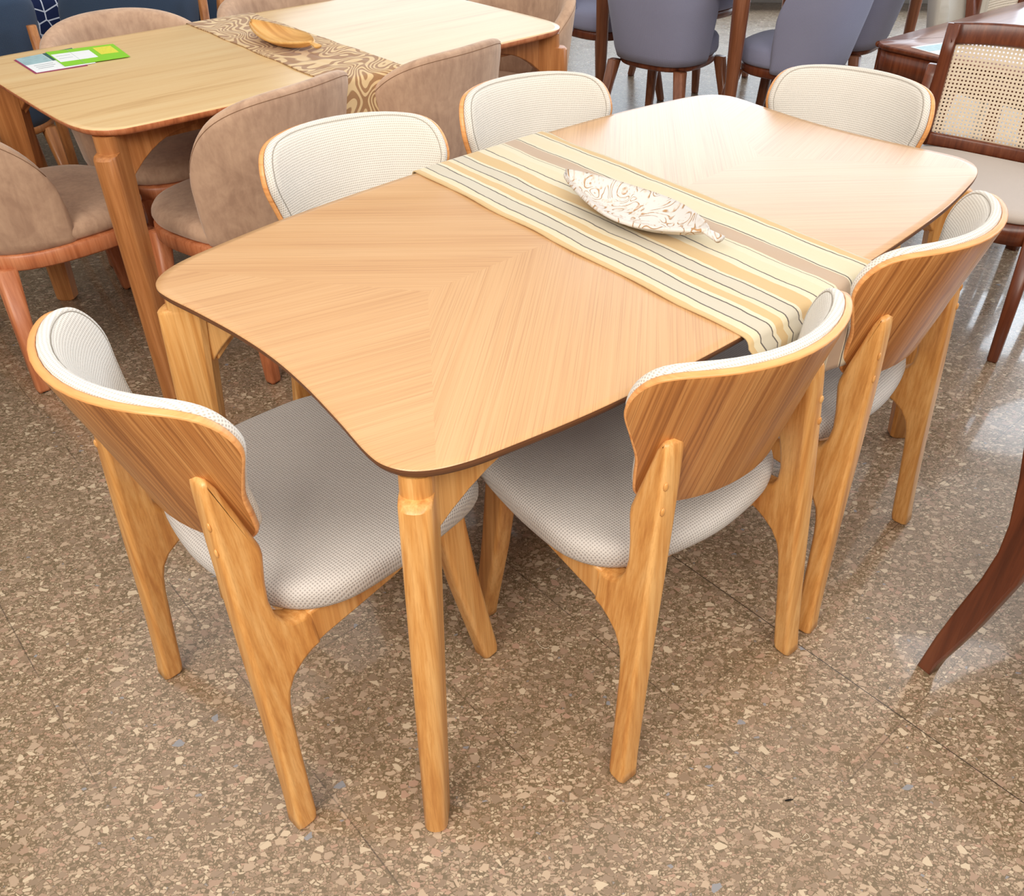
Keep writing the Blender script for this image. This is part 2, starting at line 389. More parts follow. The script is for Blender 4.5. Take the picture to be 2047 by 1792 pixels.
def catmull(P, n=6, closed=True):
    out = []; m = len(P)
    rng = range(m) if closed else range(m - 1)
    for i in rng:
        g = (lambda k: P[k % m]) if closed else (lambda k: P[min(max(k, 0), m - 1)])
        p0, p1, p2, p3 = g(i - 1), g(i), g(i + 1), g(i + 2)
        for k in range(n):
            t = k / n
            out.append(tuple(.5 * ((2 * b) + (-a + c) * t + (2 * a - 5 * b + 4 * c - d) * t * t + (-a + 3 * b - 3 * c + d) * t ** 3) for a, b, c, d in zip(p0, p1, p2, p3)))
    if not closed: out.append(tuple(P[-1]))
    return out
def quarter_to_full(Q):
    """quarter outline from (a,0) to (0,b) -> full closed control polygon"""
    a = list(Q); b = [(-x, y) for x, y in reversed(Q[:-1])]; c = [(-x, -y) for x, y in Q[1:]]; d = [(x, -y) for x, y in reversed(Q[1:-1])]
    return a + b + c + d

def stack(outline, cen, prof, fmap, mat, name, parent, uvf=None, cap0=True, cap1=True, matidx=None):
    """rings of the outline inset by prof[i][0] (metres, radial) with coordinate prof[i][1]; inner rings close the caps"""
    V = []; UV = []; Fc = []; n = len(outline); rings = []
    Lm = sum(math.hypot(x - cen[0], y - cen[1]) for x, y in outline) / n
    rad = [(Lm * it[2] if len(it) > 2 else Lm - it[0]) for it in prof]
    arc = [0.0] * len(prof); arc[-1] = rad[-1]
    for k in range(len(prof) - 2, -1, -1): arc[k] = arc[k + 1] + math.hypot(rad[k] - rad[k + 1], prof[k][1] - prof[k + 1][1])
    for ki, item in enumerate(prof):
        d, h = item[0], item[1]; sc = item[2] if len(item) > 2 else None
        r = []
        for (x, y) in outline:
            dx, dy = x - cen[0], y - cen[1]; L = math.hypot(dx, dy)
            k = sc if sc is not None else max(0.02, 1 - d / L)
            px, py = cen[0] + dx * k, cen[1] + dy * k
            r.append(len(V)); V.append(fmap(px, py, h)); ex = (arc[ki] - rad[ki]) / L if (not isinstance(mat, (list, tuple))) else 0.0; UV.append((px + dx * ex, py + dy * ex))
        rings.append(r)
    mi = []
    for k in range(len(rings) - 1):
        a, b = rings[k], rings[k + 1]
        for i in range(n):
            j = (i + 1) % n; Fc.append((a[i], a[j], b[j], b[i])); mi.append(matidx[k] if matidx else 0)
    if cap0: Fc.append(tuple(reversed(rings[0]))); mi.append(matidx[0] if matidx else 0)
    if cap1: Fc.append(tuple(rings[-1])); mi.append(matidx[-1] if matidx else 0)
    o = link_mesh(name, V, Fc, mat, parent, UV)
    for p, m in zip(o.data.polygons, mi): p.material_index = m
    return o

def plank(name, prof, xf, th, mat, parent, bevel=0.006, seg=3):
    """closed side profile [(y,z)], centre x given by xf(z) (linear), thickness th, edges rounded by hand"""
    P = []
    for i, a in enumerate(prof):
        b = prof[(i + 1) % len(prof)]; k = max(1, int(math.dist(a, b) / .022))
        P += [(a[0] + (b[0] - a[0]) * q / k, a[1] + (b[1] - a[1]) * q / k) for q in range(k)]
    n = len(P)
    ar = sum(P[i][0] * P[(i + 1) % n][1] - P[(i + 1) % n][0] * P[i][1] for i in range(n)); sg = 1 if ar > 0 else -1
    N_ = []
    for i in range(n):
        a, b, c = P[i - 1], P[i], P[(i + 1) % n]
        t1 = (b[0] - a[0], b[1] - a[1]); t2 = (c[0] - b[0], c[1] - b[1]); l1 = math.hypot(*t1) + 1e-9; l2 = math.hypot(*t2) + 1e-9
        nx, ny = -(t1[1] / l1 + t2[1] / l2) * sg, (t1[0] / l1 + t2[0] / l2) * sg; L = math.hypot(nx, ny) + 1e-9
        N_.append((nx / L, ny / L))
    h = th / 2; ks = [(bevel, h)] + [(bevel * (1 - math.sin(a)), h - bevel * (1 - math.cos(a))) for a in [PI / 2 * q / seg for q in range(1, seg + 1)]]
    # ks from the flat face (inset = bevel) to the full outline
    rings = [(d, -x) for d, x in ks] + [(d, x) for d, x in reversed(ks)]
    V = []; UV = []; Fc = []
    for d, xo in rings:
        for (y, z), (a, b) in zip(P, N_):
            yy, zz = y + a * d, max(z + b * d, 0.0); V.append((xf(zz) + xo, yy, zz)); UV.append((yy, zz))
    m = len(rings)
    for k in range(m - 1):
        for i in range(n):
            j2 = (i + 1) % n; Fc.append((k * n + i, k * n + j2, (k + 1) * n + j2, (k + 1) * n + i))
    Fc.append(tuple(reversed(range(n)))); Fc.append(tuple(range((m - 1) * n, m * n)))
    o = link_mesh(name, V, Fc, mat, parent, UV, True)
    for p in o.data.polygons:
        if len(p.vertices) > 4: p.use_smooth = False
    return o

def loft(name, secs, mat, parent, bevel=0.0, cap=True, uv=None):
    """secs: list of equal-length rings of 3-D points"""
    n = len(secs[0]); V = [p for s_ in secs for p in s_]; Fc = []
    for k in range(len(secs) - 1):
        for i in range(n):
            j = (i + 1) % n; Fc.append((k * n + i, k * n + j, (k + 1) * n + j, (k + 1) * n + i))
    if cap: Fc.append(tuple(reversed(range(n)))); Fc.append(tuple(range((len(secs) - 1) * n, len(secs) * n)))
    U = uv or [(p[0] + p[1], p[2]) for p in V]
    return link_mesh(name, V, Fc, mat, parent, U, True, bevel)

def rrect(w, d, r, seg=4):
    r = min(r, w / 2 - 1e-4, d / 2 - 1e-4); P = []
    for cx, cy, a0 in ((w / 2 - r, d / 2 - r, 0), (-w / 2 + r, d / 2 - r, 90), (-w / 2 + r, -d / 2 + r, 180), (w / 2 - r, -d / 2 + r, 270)):
        for k in range(seg + 1):
            a = math.radians(a0 + 90 * k / seg); P.append((cx + r * math.cos(a), cy + r * math.sin(a)))
    return P
def leg_loft(name, pts, mat, parent, rot=0.0, r=0.3, seg=3):
    """pts: [(x,y,z,w,d)] rounded-rectangle sections"""
    secs = []
    for (x, y, z, w, d) in pts:
        R = rrect(w, d, r * min(w, d), seg); c, s_ = math.cos(rot), math.sin(rot)
        secs.append([(x + c * a - s_ * b, y + s_ * a + c * b, z) for a, b in R])
    return loft(name, secs, mat, parent)
def beam(name, p, q, w, h, mat, parent, r=0.2, bend=None, n=8, up_=(0, 0, 1)):
    """rounded bar from p to q, optional sideways bend vector at the middle"""
    p, q = Vector(p), Vector(q); secs = []
    for k in range(n + 1):
        t = k / n; c = p.lerp(q, t)
        if bend is not None: c = c + Vector(bend) * (4 * t * (1 - t))
        tan = (q - p)
        if bend is not None: tan = tan + Vector(bend) * (4 * (1 - 2 * t))
        tan.normalize(); sd = tan.cross(Vector(up_)).normalized(); u2 = sd.cross(tan).normalized()
        secs.append([tuple(c + sd * a + u2 * b) for a, b in rrect(w, h, r * min(w, h), 3)])
    return loft(name, secs, mat, parent)
def box(name, x0, x1, y0, y1, z0, z1, mat, parent, bevel=0.003):
    V = [(x, y, z) for x in (x0, x1) for y in (y0, y1) for z in (z0, z1)]
    Fc = [(0, 1, 3, 2), (4, 6, 7, 5), (0, 4, 5, 1), (2, 3, 7, 6), (0, 2, 6, 4), (1, 5, 7, 3)]
    return link_mesh(name, V, Fc, mat, parent, None, True, bevel)

# ------------------------------------------------------------------ the setting
fl = box('floor', -8, 9, -4, 7.5, -0.10, 0.0, 'floor', None, 0); tag(fl, kind='structure')
MAT['wall'] = plain('wall_paint', srgb(216, 210, 202), 0.8, 0.3, .03, 3)
def wall(nm, x0, x1, y0, y1, z0=0.0, z1=3.3):
    return tag(box(nm, x0, x1, y0, y1, z0, z1, 'wall', None, 0), kind='structure')
wall('wall_left', -8.15, -8.0, -4, 7.5); wall('wall_right', 9.0, 9.15, -4, 7.5); wall('wall_front', -8, 9, -4.15, -4.0); wall('wall_back', -8, 9, 7.5, 7.65)


# ------------------------------------------------------------------ main dining chair
HP = [(0, -.009), (.1, -.011), (.158, -.004), (.188, .016), (.199, .05), (.209, .10), (.228, .145), (.2485, .195), (.240, .240), (.208, .266), (.14, .275), (0, .277)]
SH_R, SH_B, SH_Y, SH_Z = .264, .29, .039, .569
def shell_pt(a, t, off):
    R = SH_R; th = a / R; r = R - off
    return (r * math.sin(th), SH_Y + R - r * math.cos(th) - t * math.sin(SH_B) + off * 0.0, SH_Z + t * math.cos(SH_B) + off * math.sin(SH_B))
def make_chair():
    root = thing('dining_chair', (0, 0, 0))
    full = HP + [(-x, t) for x, t in reversed(HP[1:-1])]
    OL = catmull(full, 5); cen = (0, .13)
    m = lambda a, t, h: shell_pt(a, t, h)
    # wood shell: rear surface h=0, front h=.011
    pr = [(0, 0.0, .05), (0, 0, .3), (0, 0, .55), (0, 0, .75), (0, 0, .88), (.004, 0), (.0012, .0005), (0, .0025), (0, .0085), (.0015, .011), (0, .011, .85), (0, .011, .5), (0, .011, .05)]
    sh = stack(OL, cen, pr, m, ['veneer_back', 'ply_edge'], 'backrest_shell', root, matidx=[0] * 5 + [1] * 4 + [0] * 4)
    sh['label'] = 'curved veneered back shell of honey wood'
    pc = [(0, .0112, .05), (0, .0112, .6), (.004, .0112), (.0005, .013), (-.001, .018), (-.0005, .023), (.0025, .0265), (.0055, .0283), (.0090, .0276), (.0120, .0296), (.030, .0325), (0, .035, .72), (0, .036, .45), (0, .036, .2), (0, .036, .04)]
    cu = stack(OL, cen, pc, m, 'greige', 'back_cushion', root)
    cu['label'] = 'woven greige back pad'
    # stitch line on the pad, just inside the welt
    ring = []
    for (x, y) in OL:
        dx, dy = x - cen[0], y - cen[1]; L = math.hypot(dx, dy); k = 1 - .0090 / L
        ring.append(Vector(shell_pt(cen[0] + dx * k, cen[1] + dy * k, .0284)))
    secs = []
    for i, p in enumerate(ring):
        tn = (ring[(i + 1) % len(ring)] - ring[i - 1]).normalized(); a = tn.cross(Vector((0, 1, 0.1))).normalized(); b = a.cross(tn)
        secs.append([tuple(p + a * .0007 * math.cos(t) + b * .0007 * math.sin(t)) for t in (0, PI / 2, PI, 1.5 * PI)])
    secs.append(secs[0]); st = loft('seam', secs, 'stitch', cu, cap=False)
    # seat
    SP = [(0, .508), (.10, .510), (.165, .506), (.205, .485), (.226, .44), (.238, .36), (.243, .27), (.237, .185), (.208, .128), (.162, .094), (.10, .075), (0, .064)]
    OS = catmull(SP + [(-x, y) for x, y in reversed(SP[1:-1])], 4); cs = (0, .28)
    def sm(x, y, z):
        return (x, y, z + 0.010 * (abs(x) / .25) ** 2 * (1 if z > .44 else 0) - .006 * max(0, (y - .40) / .11))
    ps = [(0, .418, .05), (.03, .418), (.012, .420), (.004, .426), (.0, .435), (-.001, .444), (.001, .453), (.006, .460), (.014, .4645), (.03, .4665), (0, .466, .80), (0, .464, .6), (0, .463, .35), (0, .463, .05)]
    se = stack(OS, cs, ps, sm, 'greige_seat', 'seat', root); se['label'] = 'woven greige padded seat'
    # rear legs running up into the back
    prof = [(-.002, .006), (.003, .05), (.010, .15), (.016, .255), (.026, .46), (.034, .60), (.040, .685), (.0425, .703), (.048, .711), (.0545, .708), (.062, .692), (.083, .612), (.0925, .574), (.0925, .560), (.083, .515), (.0785, .480), (.081, .452),
            (.090, .432), (.104, .421), (.120, .418), (.135, .418), (.135, .351), (.118, .346), (.100, .337), (.080, .322), (.066, .300), (.059, .275), (.054, .24), (.047, .15), (.038, .02), (.035, .006), (.028, 0), (.006, 0)]
    for sgn in (-1, 1):
        lg = plank('rear_leg', prof, lambda z, s_=sgn: s_ * (.229 - .1045 * z), .040, 'honey', root, .008, 3)
        for pz in (.640, .597):
            pp = Vector((sgn * (.229 - .1045 * pz) , .0375 if pz > .62 else .0345, pz)); secs = []
            for k in range(6):
                t = k / 5 * PI / 2; rr = .0062 * math.cos(t) + 1e-5; yy = -.0035 * math.sin(t)
                secs.append([(pp.x + sgn * .012 + rr * math.cos(a) * .8, pp.y + yy, pp.z + rr * 1.3 * math.sin(a)) for a in [2 * PI * q / 10 for q in range(10)]])
            loft('peg', secs, 'honey', lg)
        # side rail curving into the front leg
        rp = [(.128, .418), (.15, .421), (.22, .418), (.30, .419), (.40, .419), (.40, .388), (.372, .392), (.33, .386), (.283, .374), (.2, .360), (.15, .352), (.128, .348)]
        plank('side_rail', rp, lambda z, s_=sgn: s_ * (.1880), .036, 'honey', root, .006)
        fp = [(.392, .419), (.446, .419), (.452, .40), (.470, .24), (.503, .02), (.502, .006), (.495, 0), (.474, 0), (.466, .006), (.464, .02), (.418, .24), (.405, .32), (.398, .36), (.392, .385)]
        plank('front_leg', fp, lambda z, s_=sgn: s_ * (.200 - .030 * z), .038, 'honey', root, .0085)
    beam('cross_rail', (-.182, .13, .385), (.182, .13, .385), .022, .05, 'honey', root)
    beam('cross_rail', (-.182, .42, .392), (.182, .42, .392), .022, .045, 'honey', root)
    return root

chair = make_chair()
grp = 'dining chairs around the chevron veneer table'
chairs = [
 ((-.60778, .93573, -.74252), 'honey wood dining chair nearest the camera, at the curved left end of the table'),
 ((.31929, 1.01322, .67886), 'honey wood chair on the right side, its shell back in front of the striped runner'),
 ((.70701, 1.38521, .83064), 'honey wood chair on the right side, farther back, past the hanging runner end'),
 ((-.46088, 1.91163, 3.71292), 'greige padded chair across the table, left of the striped runner'),
 ((-.08005, 2.24518, 3.68526), 'greige padded chair across the table, right of its twin, by the runner end'),
 ((.78027, 2.31377, 2.52162), 'greige padded chair at the far end of the table, beside the cane chair')]
for i, ((x, y, yaw), lab) in enumerate(chairs):
    o = chair if i == 0 else copy_tree(chair)
    o.location = (x, y, 0); o.rotation_euler = (0, 0, yaw)
    tag(o, lab, 'chair', grp)

# ------------------------------------------------------------------ tables
def table_leg(root, sx, sy, top, foot, H, th, wt, wb, mat, nz=.702, nd=.018):
    """diagonal plank leg; top/foot = centre (x,y) in the quadrant (+,+), mirrored by sx,sy"""
    dirv = Vector((sx, sy)).normalized(); nv = Vector((-dirv.y, dirv.x)); secs = []
    for z in (0, .006, .25, .5, .62, nz - .006, nz, nz + .003, H - .006, H):
        t = z / H; w = wb + (wt - wb) * t; c = Vector((sx * (foot[0] + (top[0] - foot[0]) * t), sy * (foot[1] + (top[1] - foot[1]) * t)))
        tt = th * (.86 + .14 * t)
        if z == 0: w *= .82; tt *= .82
        o_ = w / 2; i_ = -w / 2
        if z >= nz: o_ -= (.006, nd, nd, nd)[(nz, nz + .003, H - .006, H).index(z)]
        R = tt / 2; ring = []
        # outer edge rounded, inner edge chamfered
        for k in range(9):
            a = -PI / 2 + PI * k / 8; ring.append((o_ - R * .75 + R * .75 * math.cos(a), R * math.sin(a)))
        ring += [(i_ + .008, R), (i_, R - .007), (i_, -R + .007), (i_ + .008, -R)]
        secs.append([(c.x + dirv.x * a + nv.x * b, c.y + dirv.y * a + nv.y * b, z) for a, b in ring])
    o = loft('leg', secs, mat, root, 0.0); o.data.set_sharp_from_angle(angle=math.radians(38)); return o
def curved_bracket(root, p, q, z, th, mat, drop=.10):
    """bracket under the top that sweeps from the leg p to the apron q"""
    p, q = Vector(p), Vector(q); L = (q - p).length; d = (q - p).normalized(); nv = Vector((-d.y, d.x))
    prof = [(0, z), (L, z), (L, z - .038)]
    for k in range(9):
        t = k / 8; prof.append((L * .95 * (1 - t) + .0 * t, z - .038 - drop * (t ** 2.4)))
    V = []
    n = len(prof)
    for s_ in (-1, 1):
        for (a, zz) in prof: V.append((p.x + d.x * a + nv.x * s_ * th / 2, p.y + d.y * a + nv.y * s_ * th / 2, zz))
    Fc = [tuple(range(n)), tuple(reversed(range(n, 2 * n)))] + [(i, n + i, n + (i + 1) % n, (i + 1) % n) for i in range(n)]
    return link_mesh('bracket', V, Fc, mat, root, None, True, .004)

def make_table(loc, quarter, H, th, mats, legtop, legfoot, legmat, wt, wb, leg_th, edge_cols=True, inset=.14, nz=.702, nd=.018):
    root = thing('dining_table', loc, ANG)
    OL = catmull(quarter_to_full(quarter), 6)
    e = .003
    pr = [(0, H - th, .05), (0, H - th, .7), (.022, H - th), (.010, H - th + .002), (.004, H - th + .006), (.0015, H - th + .010), (.0, H - .005), (.0005, H - .0018), (.0025, H), (.02, H), (0, H, .85), (0, H, .5), (0, H, .05)]
    tp = stack(OL, (0, 0), pr, lambda x, y, z: (x, y, z), mats, 'tabletop', root, matidx=[1] * 7 + [0] * 5)
    a, b = quarter[0][0], quarter[-1][1]
    ax, ay = a - inset - .03, b - inset + .02
    for sy in (-1, 1): box('apron', -ax, ax, sy * ay - .011, sy * ay + .011, H - th - .055, H - th, legmat, root)
    for sx in (-1, 1): box('apron', sx * ax - .011, sx * ax + .011, -ay, ay, H - th - .055, H - th, legmat, root)
    for sx in (-1, 1):
        for sy in (-1, 1):
            lg = table_leg(root, sx, sy, legtop, legfoot, H - th, leg_th, wt, wb, legmat, nz, nd)
            p = (sx * (legtop[0] - .020), sy * (legtop[1] - .020))
            curved_bracket(root, p, (sx * (ax - .14), sy * (ay)), H - th, .030, legmat)
            curved_bracket(root, p, (sx * (ax), sy * (ay - .12)), H - th, .030, legmat)
    return root
Q1 = [(.752, 0), (.757, .10), (.769, .20), (.7815, .285), (.779, .325), (.759, .358), (.715, .383), (.64, .401), (.48, .425), (.25, .440), (0, .444)]
C1 = T(.8075, .352)
t1 = make_table(C1, Q1, .757, .020, ['chevron', 'dark_edge'], (.740, .332), (.800, .360), 'honey', .088, .058, .046)
tag(t1, 'large honey wood dining table in the middle with chevron veneer top and curved ends', 'table')
Q2 = [(.806, 0), (.805, .2), (.802, .29), (.794, .355), (.775, .405), (.735, .437), (.66, .450), (.4, .456), (0, .457)]
C2 = T(1.04, 1.95)
t2 = make_table(C2, Q2, .757, .020, ['oak_top', 'red_oak'], (.745, .395), (.780, .405), 'oak_leg', .108, .064, .056, nz=.694, nd=.026)
tag(t2, 'pale oak dining table behind on the left, with leaflets and a swirl runner on it', 'table')

# ------------------------------------------------------------------ runners
def runner(name, centre_fn, u0, u1, half_top, drop, ztop, mat, folds, wtex=1.0, nu=60, hem=.0):
    """strip across a table: centre_fn(side) gives edge offset; coordinates in the table frame (x along table, y across)"""
    V = []; UV = []; Fc = []
    path = []   # (y, z, outward, hangdist)
    n_top = 34; R = .016
    yA, yB = half_top
    path_pts = []
    nd = 16
    for k in range(nd): path_pts.append((yA - R, ztop - R - drop[0] * (1 - k / nd), 1 - k / nd, -1))
    for k in range(5):
        a = PI - (PI / 2) * k / 4; path_pts.append((yA + R * math.cos(a), ztop - R + R * math.sin(a), 0, -1))
    for k in range(1, n_top): path_pts.append((yA + (yB - yA) * k / n_top, ztop, 0, 0))
    for k in range(5):
        a = PI / 2 - (PI / 2) * k / 4; path_pts.append((yB + R * math.cos(a), ztop - R + R * math.sin(a), 0, 1))
    for k in range(1, nd + 1): path_pts.append((yB + R, ztop - R - drop[1] * k / nd, k / nd, 1))
    s_len = 0; prev = None
    for (y, z, hd, sd) in path_pts:
        if prev: s_len += math.hypot(y - prev[0], z - prev[1])
        prev = (y, z)
        for i in range(nu + 1):
            f = i / nu; x = u0(y) + (u1(y) - u0(y)) * f
            rip = .0012 * math.sin(f * 23 + y * 9) + .0010 * math.sin(y * 31 + f * 7)
            edge = .0022 * math.sin(y * 27 + (0 if f < .5 else 2)) * (1 if f in (0.0, 1.0) else .6)
            zz = z + .0026 + (abs(rip) if sd == 0 else 0); yy = y
            if hd > 0:
                yy = y + sd * (.010 + folds * hd * (.5 + .5 * math.sin(f * 2 * PI * 2.5 + .6)))
                x = x + (.5 - f) * .05 * hd * (1 if folds > .01 else .3)
            V.append((x + edge, yy, zz)); UV.append((f * wtex, s_len))
    w = nu + 1
    for r in range(len(path_pts) - 1):
        for i in range(nu): Fc.append((r * w + i, r * w + i + 1, (r + 1) * w + i + 1, (r + 1) * w + i))
    o = link_mesh(name, V, Fc, mat, None, UV)
    s = o.modifiers.new('solid', 'SOLIDIFY'); s.thickness = .0024; s.offset = -1
    return o
def sidew(x, Q):  # half width of the table at x
    P = catmull(quarter_to_full(Q), 6); best = 0
    for (a, b) in P:
        if abs(a - x) < .04 and b > best: best = b
    return best
# runner 1 in the table frame of t1: x = u-.8075, y = n-.352
left = lambda y: (.599 + (y + .352 + .078) * .063) - .8075
r1 = runner('table_runner', None, left, lambda y: left(y) + .374, (-.4455, .4455), (.145, .15), .757, 'runner', .014)
r1.location = C1; r1.rotation_euler = (0, 0, ANG)
tag(r1, 'cream, gold and mauve striped cloth runner lying across the chevron table', 'table runner')
l2 = lambda y: (.883 + (y + .43) * .042) - 1.04
r2 = runner('table_runner', None, l2, lambda y: l2(y) + .252 - .02 * (y + .43) / .86, (-.460, .460), (.30, .22), .757, 'swirl', .012, .25)
r2.location = C2; r2.rotation_euler = (0, 0, ANG)
tag(r2, 'brown cloth runner with a tan swirl pattern across the pale oak table', 'table runner')

# ------------------------------------------------------------------ leaf bowls
def leaf_bowl(name, mat, L, W, hgt, label, stem_mat):
    root = thing(name, (0, 0, 0))
    ns, nt = 44, 22
    def hw(s_): return W / 2 * (max(0.0, math.sin(PI * min(1, s_ * 1.0)) ** .72)) * (1.0 - .10 * math.cos(2 * PI * s_)) * (1 - .25 * (s_ - .5)) + .0006
    V = []; UV = []
    def pt(s_, t, off):
        w = hw(s_); a = t * 2 - 1
        keel = hgt * (.12 + .88 * (2 * abs(s_ - .52)) ** 2.4)
        rim = hgt * (.95 + .22 * (2 * abs(s_ - .5)) ** 3) + .003 * math.sin(s_ * 9 + (1 if a > 0 else 0) * 1.7)
        z = keel + (rim - keel) * abs(a) ** 2.2 if rim > keel else keel
        return ((s_ - .5) * L, a * (w + off * (.6 if abs(a) > .9 else 0)), z - off)
    for layer, off in ((0, 0.0), (1, .006)):
        for i in range(ns + 1):
            for j in range(nt + 1):
                p = pt(i / ns, j / nt, off); V.append((p[0], p[1], max(p[2], .0002) if layer else max(p[2], .006))); UV.append((p[0], p[1]))
    Fc = []; w = nt + 1; B = (ns + 1) * w
    for i in range(ns):
        for j in range(nt):
            a = i * w + j; Fc.append((a, a + 1, a + w + 1, a + w)); Fc.append((B + a, B + a + w, B + a + w + 1, B + a + 1))
    for i in range(ns):
        for j in (0, nt):
            a = i * w + j; Fc.append((a, a + w, B + a + w, B + a))
    for j in range(nt):
        for i in (0, ns):
            a = i * w + j; Fc.append((a, B + a, B + a + 1, a + 1))
    link_mesh('dish', V, Fc, mat, root, UV)
    secs = []
    for k in range(7):
        t = k / 6; x = -L / 2 + .012 - .040 * t; z = hgt * (1.02 - .12 * t); rr = .006 + .004 * t
        secs.append([(x, rr * 1.25 * math.cos(a), z + rr * .6 * math.sin(a)) for a in [2 * PI * q / 12 for q in range(12)]])
    loft('stem', secs, stem_mat, root)
    tag(root, label, 'bowl'); return root
def place_axis(o, p, q, z):
    """x axis of o from q (stem end) to p (tip)"""
    o.location = ((p.x + q.x) / 2, (p.y + q.y) / 2, z); o.rotation_euler = (0, 0, math.atan2(p.y - q.y, p.x - q.x))
b1 = leaf_bowl('leaf_bowl', 'carved', .375, .128, .036, 'whitewashed leaf-shaped dish with carved pattern on the striped runner', 'carved')
place_axis(b1, T(.808, .498), T(.790, .130), .7612)
b2 = leaf_bowl('leaf_bowl', 'leafwood', .38, .115, .034, 'plain golden wood leaf-shaped dish on the brown swirl runner', 'leafwood')
place_axis(b2, T(1.010, 2.130), T(1.003, 1.755), .7612)

# ------------------------------------------------------------------ leaflets on the pale table
def sheet(name, pts, z, mat, parent, th=.0006):
    c = [T(*p) for p in pts]; V = [(p.x, p.y, z) for p in c] + [(p.x, p.y, z + th) for p in c]; n = len(c)
    Fc = [tuple(reversed(range(n))), tuple(range(n, 2 * n))] + [(i, (i + 1) % n, n + (i + 1) % n, n + i) for i in range(n)]
    return link_mesh(name, V, Fc, mat, parent, None, False)
def lerp2(a, b, t): return (a[0] + (b[0] - a[0]) * t, a[1] + (b[1] - a[1]) * t)
def subquad(Q, a0, a1, b0, b1):
    f = lambda a, b: lerp2(lerp2(Q[0], Q[1], a), lerp2(Q[3], Q[2], a), b)
    return [f(a0, b0), f(a1, b0), f(a1, b1), f(a0, b1)]
def leaflet(Q, z, mats, panels, label):
    """Q: corners far-left, far-right, near-right, near-left in table coordinates"""
    root = thing('leaflet', (0, 0, 0)); tag(root, label, 'leaflet')
    sheet('page', Q, z, mats, root)
    for i, (a0, a1, b0, b1, m) in enumerate(panels): sheet('printed_panel', subquad(Q, a0, a1, b0, b1), z + .0007 + .00005 * i, m, root, .0002)
    return root
leaflet([(.344, 2.318), (.475, 2.330), (.478, 2.112), (.338, 2.126)], .7575, 'paper_magenta', [], 'magenta-edged leaflet at the bottom of the pile on the pale table')
leaflet([(.350, 2.322), (.520, 2.340), (.505, 2.122), (.344, 2.132)], .7584, 'paper_white',
        [(0, .45, .0, .50, 'paper_blue'), (.46, .99, .0, .50, 'paper_teal'), (.10, .42, .60, .62, 'print_grey'), (.10, .42, .70, .72, 'print_grey'), (.10, .36, .80, .82, 'print_grey')],
        'white and pale blue folded leaflet, left part of the pile')
leaflet([(.440, 2.338), (.628, 2.300), (.604, 2.118), (.424, 2.140)], .7598, 'paper_green',
        [(.02, .58, .22, .74, 'paper_white'), (.66, .93, .12, .62, 'paper_yellow'), (.30, .305, .02, .98, 'print_grey'), (.06, .26, .36, .38, 'print_grey'), (.06, .26, .52, .54, 'print_grey')],
        'bright green leaflet with a white panel, right part of the pile')

